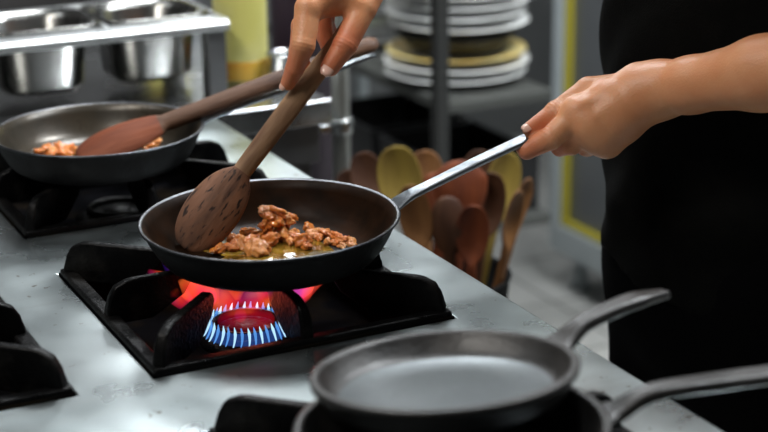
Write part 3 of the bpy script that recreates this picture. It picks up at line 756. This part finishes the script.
def nets(F, V):
    inside = V < 0; n = np.array(V.shape) - 1
    c = np.zeros(n, np.int8)
    for i in (0, 1):
        for j in (0, 1):
            for k in (0, 1): c += inside[i:i + n[0], j:j + n[1], k:k + n[2]]
    act = (c > 0) & (c < 8); idx = -np.ones(n, np.int64); idx[act] = np.arange(act.sum()); I = np.argwhere(act)
    P = np.zeros((len(I), 3)); cnt = np.zeros(len(I))
    for ax in range(3):
        for u in (0, 1):
            for v in (0, 1):
                o = np.zeros(3, int); o[(ax + 1) % 3] = u; o[(ax + 2) % 3] = v; q = o.copy(); q[ax] = 1
                A = V[tuple((I + o).T)]; B = V[tuple((I + q).T)]; s = (A < 0) != (B < 0)
                t = np.where(s, A / np.where(s, A - B, 1), 0)
                pt = I + o + 0.; pt[:, ax] += t; P[s] += pt[s]; cnt[s] += 1
    P = P / cnt[:, None] * F.h + F.lo
    fs = []
    for ax in range(3):
        sl0 = [slice(1, -1)] * 3; sl1 = [slice(1, -1)] * 3
        sl0[ax] = slice(0, -1); sl1[ax] = slice(1, None)
        a, b = inside[tuple(sl0)], inside[tuple(sl1)]
        for sign in (0, 1):
            E = np.argwhere((a & ~b) if sign == 0 else (b & ~a))
            if not len(E): continue
            off = np.ones(3, int); off[ax] = 0; E = E + off
            u, v = (ax + 1) % 3, (ax + 2) % 3; du = np.zeros(3, int); dv = np.zeros(3, int); du[u] = 1; dv[v] = 1
            q = [idx[tuple(X.T)] for X in (E - du - dv, E - dv, E, E - du)]
            if sign: q = q[::-1]
            fs.append(np.stack(q, 1))
    return P, np.concatenate(fs)
def chain(F, pts, rs, k):
    V = np.full(F.n, .05, np.float32)
    for i in range(len(pts) - 1): cone(F, V, pts[i], pts[i + 1], rs[i], rs[i + 1], k if i else 0)
    return V
def crease(F, V, p, axis, n_lines, gap, depth, rad, side):
    """small transverse wrinkles near p, running across a finger whose direction is axis"""
    p = np.array(p); w = F.win(p - rad * 2, p + rad * 2); X, Y, Z = F.grid(w); a = np.array(axis) / np.linalg.norm(axis); sd = np.array(side) / np.linalg.norm(side)
    px, py, pz = X - p[0], Y - p[1], Z - p[2]
    s = px * a[0] + py * a[1] + pz * a[2]; t = px * sd[0] + py * sd[1] + pz * sd[2]; r2 = px * px + py * py + pz * pz
    V[w] += depth * np.exp(-r2 / rad ** 2 * .8) * np.clip(np.cos(s / gap * 2 * PI), -.3, 1) * (t > 0) * np.exp(-(s / (gap * n_lines * .6)) ** 2)

def build_hand(F, palm, fingers, thumb, kf=.0045, kp=.012):
    V = F.V
    for a, b, ra, rb in palm: cone(F, V, a, b, ra, rb, kp)
    for pts, rs in fingers + [thumb]:
        W = chain(F, pts, rs, .0022)
        w = F.win(np.min(pts, 0) - .04, np.max(pts, 0) + .04)
        V[w] = smin(V[w], W[w], kf)
    return V
def A3(l): return [np.array(at(*q)) for q in l]

# ---- left hand (grips the pan handle) and forearm
lw = A3([(660, 90, 1.700)])[0]
l_el = np.array(at(905, 50, 1.50))
palmL = []
mcp = A3([(577, 112, 1.707), (589, 125, 1.704), (600, 136, 1.708), (608, 143, 1.716)])
car = A3([(638, 84, 1.712), (640, 91, 1.703), (641, 98, 1.703), (643, 105, 1.708)])
for a, b, ra, rb in zip(car, mcp, (.0185, .018, .0175, .016), (.0135, .0135, .013, .0115)): palmL.append((a, b, ra, rb))
palmL += [(mcp[0], mcp[1], .0140, .0140), (mcp[1], mcp[2], .0140, .0138), (mcp[2], mcp[3], .0135, .0120)]
palmL += [((car[i] + mcp[i]) / 2, (car[i + 1] + mcp[i + 1]) / 2, .0165, .0160) for i in range(3)]
for a in car: palmL.append((lw, a, .0225, .017))
mid = A3([(610, 112, 1.722), (600, 108, 1.722)])
palmL.append((car[1], mid[0], .018, .016))
fL = []
def fing(l, rs): return (A3(l), rs)
fL.append(fing([(577, 113, 1.707), (551, 138, 1.704), (527, 150, 1.713), (521, 145, 1.733)], [.0130, .0122, .0098, .0082]))
fL.append(fing([(589, 126, 1.706), (571, 144, 1.720), (560, 147, 1.740), (560, 135, 1.750)], [.0130, .0115, .0098, .0085]))
fL.append(fing([(600, 137, 1.710), (587, 146, 1.732), (576, 142, 1.750), (577, 130, 1.755)], [.0125, .0110, .0095, .0082]))
fL.append(fing([(607, 143, 1.718), (600, 147, 1.740), (590, 142, 1.755), (590, 131, 1.758)], [.0112, .0098, .0085, .0075]))
thL_ = thL = fing([(632, 88, 1.722), (589, 91, 1.733), (556, 112, 1.726), (530, 129, 1.716)], [.0170, .0150, .0112, .0080])
pts_all = np.array([lw, l_el] + mcp + [p for f in fL + [thL] for p in f[0]])
FL = Field(pts_all.min(0) - .05, pts_all.max(0) + .05, .0012)
mid_arm = lw + (l_el - lw) * .45
cone(FL, FL.V, lw, lw + (l_el - lw) * .14, .0265, .0275, .012)
cone(FL, FL.V, lw + (l_el - lw) * .14, mid_arm, .0275, .0350, .012)
cone(FL, FL.V, mid_arm, l_el, .0350, .040, .015)
VL = build_hand(FL, palmL, fL, thL, .006, .016)
camv = -np.array(CM[:, 2])
for i in range(3): # extensor tendons on the back of the hand
    a = car[i] * .45 + mcp[i] * .55; a = a + camv * .0135 + np.array([0, 0, .005]); b = mcp[i] + camv * .0115 + np.array([0, 0, .004])
    cone(FL, VL, a, b, .0016, .0020, .008)
cone(FL, VL, thL[0][2] + camv * .003, thL[0][2], .0110, .0110, .004)
crease(FL, VL, thL[0][2], thL[0][2] - thL[0][1], 4, .0040, .0013, .012, camv + np.array([0, 0, 1]))
crease(FL, VL, fL[0][0][1], fL[0][0][1] - fL[0][0][0], 3, .0040, .0009, .012, camv)
PL_, FLf = nets(FL, VL)

# ---- right hand (holds the wooden spoon)
rw = np.array(at(392, -46, 1.735)); 
r_el = np.array([.96, 1.66, 1.27])
mR = A3([(310, 8, 1.672), (326, -8, 1.684), (338, -17, 1.700), (350, -24, 1.716)])
cR = A3([(366, -28, 1.710), (372, -34, 1.722), (378, -38, 1.735), (384, -42, 1.748)])
palmR = [(a, b, ra, rb) for a, b, ra, rb in zip(cR, mR, (.0185, .018, .017, .016), (.0140, .0135, .0125, .0115))]
palmR += [(rw, a, .022, .017) for a in cR]
palmR += [(A3([(345, -8, 1.695)])[0], A3([(360, -22, 1.71)])[0], .014, .018)]
fR = [fing([(308, 9, 1.672), (303, 45, 1.664), (295, 68, 1.676), (288, 83, 1.686)], [.0136, .0122, .0096, .0076]),
      fing([(326, -8, 1.684), (302, 26, 1.696), (298, 51, 1.703), (304, 68, 1.706)], [.0135, .0110, .0092, .0078]),
      fing([(338, -17, 1.700), (322, 12, 1.728), (325, 36, 1.732), (330, 52, 1.728)], [.0125, .0105, .0090, .0078]),
      fing([(350, -24, 1.716), (330, 2, 1.742), (326, 22, 1.746), (332, 36, 1.740)], [.0115, .0095, .0082, .0072])]
thR = fing([(376, -22, 1.712), (363, 8, 1.694), (345, 45, 1.682), (330, 67, 1.680)], [.0175, .0142, .0124, .0098])
pts_all = np.array([rw] + mR + [p for f in fR + [thR] for p in f[0]] + [rw + (r_el - rw) * 1.0])
FR_ = Field(pts_all.min(0) - .05, pts_all.max(0) + .05, .0012)
m1 = rw + (r_el - rw) * .15; m2 = rw + (r_el - rw) * .5
cone(FR_, FR_.V, rw, m1, .026, .0275, .012); cone(FR_, FR_.V, m1, m2, .0275, .037, .012); cone(FR_, FR_.V, m2, r_el, .037, .043, .012)
VR = build_hand(FR_, palmR, fR, thR)
web = A3([(352, 2, 1.690), (335, 6, 1.690), (322, 8, 1.682)])
cone(FR_, VR, web[0], web[1], .011, .0085, .008); cone(FR_, VR, web[1], web[2], .0085, .0095, .008)
crease(FR_, VR, fR[0][0][1], fR[0][0][2] - fR[0][0][0], 4, .0040, .0009, .011, camv)
crease(FR_, VR, thR[0][2], thR[0][3] - thR[0][1], 4, .0040, .0010, .012, camv)
crease(FR_, VR, fR[0][0][2], fR[0][0][3] - fR[0][0][1], 2, .0036, .0010, .010, camv)
PR_, FRf = nets(FR_, VR)

# ---- torso, upper arms, neck, head, legs: the rest of the same body
DX, DY = -.080, .03
sh_l = np.array([1.255 + DX, 1.255, 1.40]); sh_r = np.array([1.235 + DX, 1.600, 1.42])
FB = Field([.80, .90, .03], [1.45, 1.84, 1.80], .008); VB = FB.V
def ell(a, b, ra, rb, k, f=.72, V=None, F=None): cone(F or FB, VB if V is None else V, a, b, ra, rb, k, ((1, 0, 0), 1 / f))
P3 = lambda x, y, z: np.array([x + DX, y + DY, z])
ell(P3(1.25, 1.40, .98), P3(1.25, 1.40, 1.15), .128, .132, .03); ell(P3(1.25, 1.40, 1.15), P3(1.25, 1.40, 1.34), .135, .150, .03)
cone(FB, VB, P3(1.25, 1.40, 1.38), P3(1.235, 1.40, 1.50), .06, .052, .05)
cone(FB, VB, P3(1.25, 1.40, 1.40), sh_l, .06, .052, .03); cone(FB, VB, P3(1.25, 1.40, 1.40), sh_r, .06, .052, .03)
cone(FB, VB, P3(1.21, 1.40, 1.63), P3(1.19, 1.40, 1.56), .085, .062, .03); cone(FB, VB, P3(1.235, 1.40, 1.64), P3(1.235, 1.40, 1.62), .09, .088, .03)
cone(FB, VB, P3(1.125, 1.40, 1.595), P3(1.108, 1.40, 1.575), .008, .013, .01)                      # nose
cone(FB, VB, P3(1.12, 1.378, 1.543), P3(1.12, 1.422, 1.543), .007, .007, .008)                     # mouth
for s in (-1, 1):
    cone(FB, VB, P3(1.235, 1.40 + s * .088, 1.575), P3(1.24, 1.40 + s * .092, 1.62), .012, .016, .008)   # ears
cone(FB, VB, sh_l, l_el, .052, .044, .03); cone(FB, VB, sh_r, r_el, .052, .044, .03)
for s in (-1, 1):
    cone(FB, VB, P3(1.25, 1.40 + s * .072, .92), P3(1.245, 1.40 + s * .10, .52), .066, .052, .02)
    cone(FB, VB, P3(1.245, 1.40 + s * .10, .52), P3(1.27, 1.40 + s * .10, .09), .056, .036, .02)
PB, FBf = nets(FB, VB)
n1, n2 = len(PL_), len(PR_)
vs = np.concatenate([PL_, PR_, PB]); fs = np.concatenate([FLf, FRf + n1, FBf + n1 + n2])
def np_obj(name, P, Fa, mats, parent=None, origin=None):
    me = bpy.data.meshes.new(name)
    if origin is not None: P = P - np.array(origin)
    me.from_pydata(P.tolist(), [], Fa.tolist()); me.update()
    me.polygons.foreach_set('use_smooth', [True] * len(me.polygons))
    return link(name, me, mats, parent)
person = np_obj('person', vs, fs, [M['skin'], M['skin_red']], None, (1.25, 1.40, 0)); person.location = (1.25, 1.40, 0)
tag(person, 'person in black shirt and trousers holding the pan handle and a wooden spoon', 'person')
# redder skin towards the fingertips
tips = [f[0][i] for f in fL + fR + [thR] for i in (2, 3)] + [thL[0][3]]
me = person.data; cen = np.zeros(len(me.polygons) * 3); me.polygons.foreach_get('center', cen); cen = cen.reshape(-1, 3) + np.array([1.25, 1.40, 0])
def child(o):
    o.parent = person; o.matrix_parent_inverse = Matrix.Translation(-person.location); return o
# skin tone variation by distance to fingertips as a smooth attribute
co = vs; dmin = np.full(len(co), 1.)
for t in tips: dmin = np.minimum(dmin, np.linalg.norm(co - t, axis=1))
at_ = me.attributes.new('ruddy', 'FLOAT', 'POINT'); at_.data.foreach_set('value', np.clip(.75 - (dmin - .010) / .034, 0, .6).astype(np.float32))
nt = M['skin'].node_tree; b = nt.nodes['Principled BSDF']; src = b.inputs['Base Color'].links[0].from_socket
an = nt.nodes.new('ShaderNodeAttribute'); an.attribute_name = 'ruddy'; mx = nt.nodes.new('ShaderNodeMix'); mx.data_type = 'RGBA'
mx.inputs[7].default_value = (.50, .125, .060, 1); nt.links.new(an.outputs['Fac'], mx.inputs[0]); nt.links.new(src, mx.inputs[6]); nt.links.new(mx.outputs[2], b.inputs['Base Color'])

# nails
def nail(tip, prev, nrm, w, l, label):
    tip = np.array(tip); d = tip - np.array(prev); d /= np.linalg.norm(d); n = np.array(nrm, float); n -= d * (n @ d); n /= np.linalg.norm(n)
    s = np.cross(d, n); vsn, fn = [], []
    K, J = 9, 7
    for lay in (0, 1):
        for i in range(J):
            u = i / (J - 1) * 2 - 1
            for k in range(K):
                v = k / (K - 1) * 2 - 1
                ww = w * max(.18, 1 - abs(u) ** 3.2) ** .5; a = v * .95
                p = tip + d * (u * l) + s * (math.sin(a) / math.sin(.95) * ww) + n * ((math.cos(a) - 1) * w * .9 - .0007 * (1 - lay) - .0012 * max(0, u) ** 2)
                vsn.append(p)
    q = K * J
    for i in range(J - 1):
        for k in range(K - 1):
            a = i * K + k; fn.append((q + a, q + a + 1, q + a + K + 1, q + a + K)); fn.append((a, a + K, a + K + 1, a + 1))
    ed = [i for i in range(K)] + [i * K + K - 1 for i in range(1, J)] + [(J - 1) * K + k for k in range(K - 2, -1, -1)] + [i * K for i in range(J - 2, 0, -1)]
    for i in range(len(ed)): a, b2 = ed[i], ed[(i + 1) % len(ed)]; fn.append((a, b2, q + b2, q + a))
    o = raw('fingernail', vsn, fn, M['nail']); child(o); o['label'] = label
    return o
tp = thR[0]; nail(tp[3] + camv * .0104 + (tp[3] - tp[2]) * .12, tp[2], camv,   .0064, .0076, 'pale thumbnail of the hand holding the spoon')
tp = fR[0][0]; sd = np.array(CM[:, 0]); nr = camv * .75 - sd * .65; nr /= np.linalg.norm(nr)
nail(tp[3] + nr * .0074 + (tp[3] - tp[2]) * .18, tp[2], nr,   .0042, .0050, 'index fingernail of the hand holding the spoon')
tp = thL[0]; up_ = -np.array(CM[:, 1]); nr = camv * .80 + up_ * .6; nr /= np.linalg.norm(nr)
nail(tp[3] + nr * .0080 + (tp[3] - tp[2]) * .10, tp[2], nr, .0054, .0070, 'pale thumbnail of the hand on the pan handle')

# shirt, trousers, hair, shoes
FS = Field([.78, .86, .78], [1.46, 1.88, 1.52], .007); VS = FS.V
def ps(p): return np.array(p)
ell(P3(1.25, 1.405, .88), P3(1.25, 1.405, 1.12), .178, .176, .03, .86, VS, FS)
ell(P3(1.25, 1.405, 1.12), P3(1.25, 1.40, 1.34), .176, .180, .05, .84, VS, FS)
cone(FS, VS, P3(1.25, 1.40, 1.40), sh_l, .075, .068, .03); cone(FS, VS, P3(1.25, 1.40, 1.40), sh_r, .075, .068, .03)
cone(FS, VS, sh_l, sh_l + (l_el - sh_l) * .70, .068, .066, .03); cone(FS, VS, sh_r, sh_r + (r_el - sh_r) * .70, .068, .066, .03)
w = tuple(slice(0, n) for n in FS.n); X, Y, Z = FS.grid(w)
VS += .0045 * np.sin(Z * 62 + 9 * np.sin(Y * 7 + X * 4) + X * 20) * np.clip((1.12 - Z) / .2, 0, 1) * np.exp(-((Z - .98) / .11) ** 2)
VS += .003 * np.sin((Y + Z) * 48 + 3 * np.sin(X * 13))
neck = np.sqrt((X - 1.235 - DX) ** 2 + (Y - 1.40 - DY) ** 2) - .070
VS = np.maximum(VS, -np.maximum(neck, 1.44 - Z)); hem = .855 + .022 * np.sin(Y * 8 + 1.0) + .008 * np.sin(X * 22)
VS = np.maximum(VS, hem - Z)
P_, F_ = nets(FS, VS.astype(np.float32)); child(np_obj('shirt', P_, F_, M['shirt']))
FT = Field([.92, 1.14, .02], [1.40, 1.66, 1.02], .008); VT = FT.V
ell(P3(1.25, 1.405, .93), P3(1.25, 1.405, .84), .165, .175, .03, .82, VT, FT)
for s in (-1, 1):
    cone(FT, VT, P3(1.25, 1.405 + s * .085, .86), P3(1.25, 1.405 + s * .10, .48), .108, .085, .04)
    cone(FT, VT, P3(1.25, 1.405 + s * .10, .48), P3(1.27, 1.405 + s * .10, .10), .085, .070, .03)
P_, F_ = nets(FT, VT); child(np_obj('trousers', P_, F_, M['trousers']))
FH = Field([.99, 1.26, 1.48], [1.29, 1.54, 1.80], .006); VH = FH.V
cone(FH, VH, P3(1.235, 1.40, 1.648), P3(1.24, 1.40, 1.63), .099, .097, .02)
X, Y, Z = FH.grid(tuple(slice(0, n) for n in FH.n)); VH = np.maximum(VH, 1.60 + (1.23 + DX - X) * 1.1 - Z)
VH += .002 * np.sin(Y * 300 + X * 90)
P_, F_ = nets(FH, VH.astype(np.float32)); child(np_obj('hair', P_, F_, M['hair']))
for s in (-1, 1):
    FF = Field([.92, 1.30 + s * .10 - .02 + .0, .0], [1.40, 1.50 + s * .10 + .02, .16], .006); VF = FF.V
    cone(FF, VF, P3(1.11, 1.405 + s * .105, .038), P3(1.29, 1.405 + s * .10, .045), .036, .040, .02); cone(FF, VF, P3(1.28, 1.405 + s * .10, .06), P3(1.28, 1.405 + s * .10, .09), .042, .042, .02)
    X, Y, Z = FF.grid(tuple(slice(0, n) for n in FF.n)); VF = np.maximum(VF, .006 - Z)
    P_, F_ = nets(FF, VF.astype(np.float32)); P_[:, 2] -= .0055; child(np_obj('shoe', P_, F_, M['shoe']))

# ------------------------------------------------------------------ world and view
w = bpy.data.worlds.new('world'); S.world = w; w.use_nodes = True
w.node_tree.nodes['Background'].inputs[0].default_value = (.25, .28, .30, 1); w.node_tree.nodes['Background'].inputs[1].default_value = .06
S.view_settings.view_transform = 'Standard'; S.view_settings.look = 'None'; S.view_settings.exposure = 0.0; S.view_settings.gamma = 1
S.view_settings.use_curve_mapping = False
S.cycles.use_denoising = True
S.cycles.max_bounces = 8
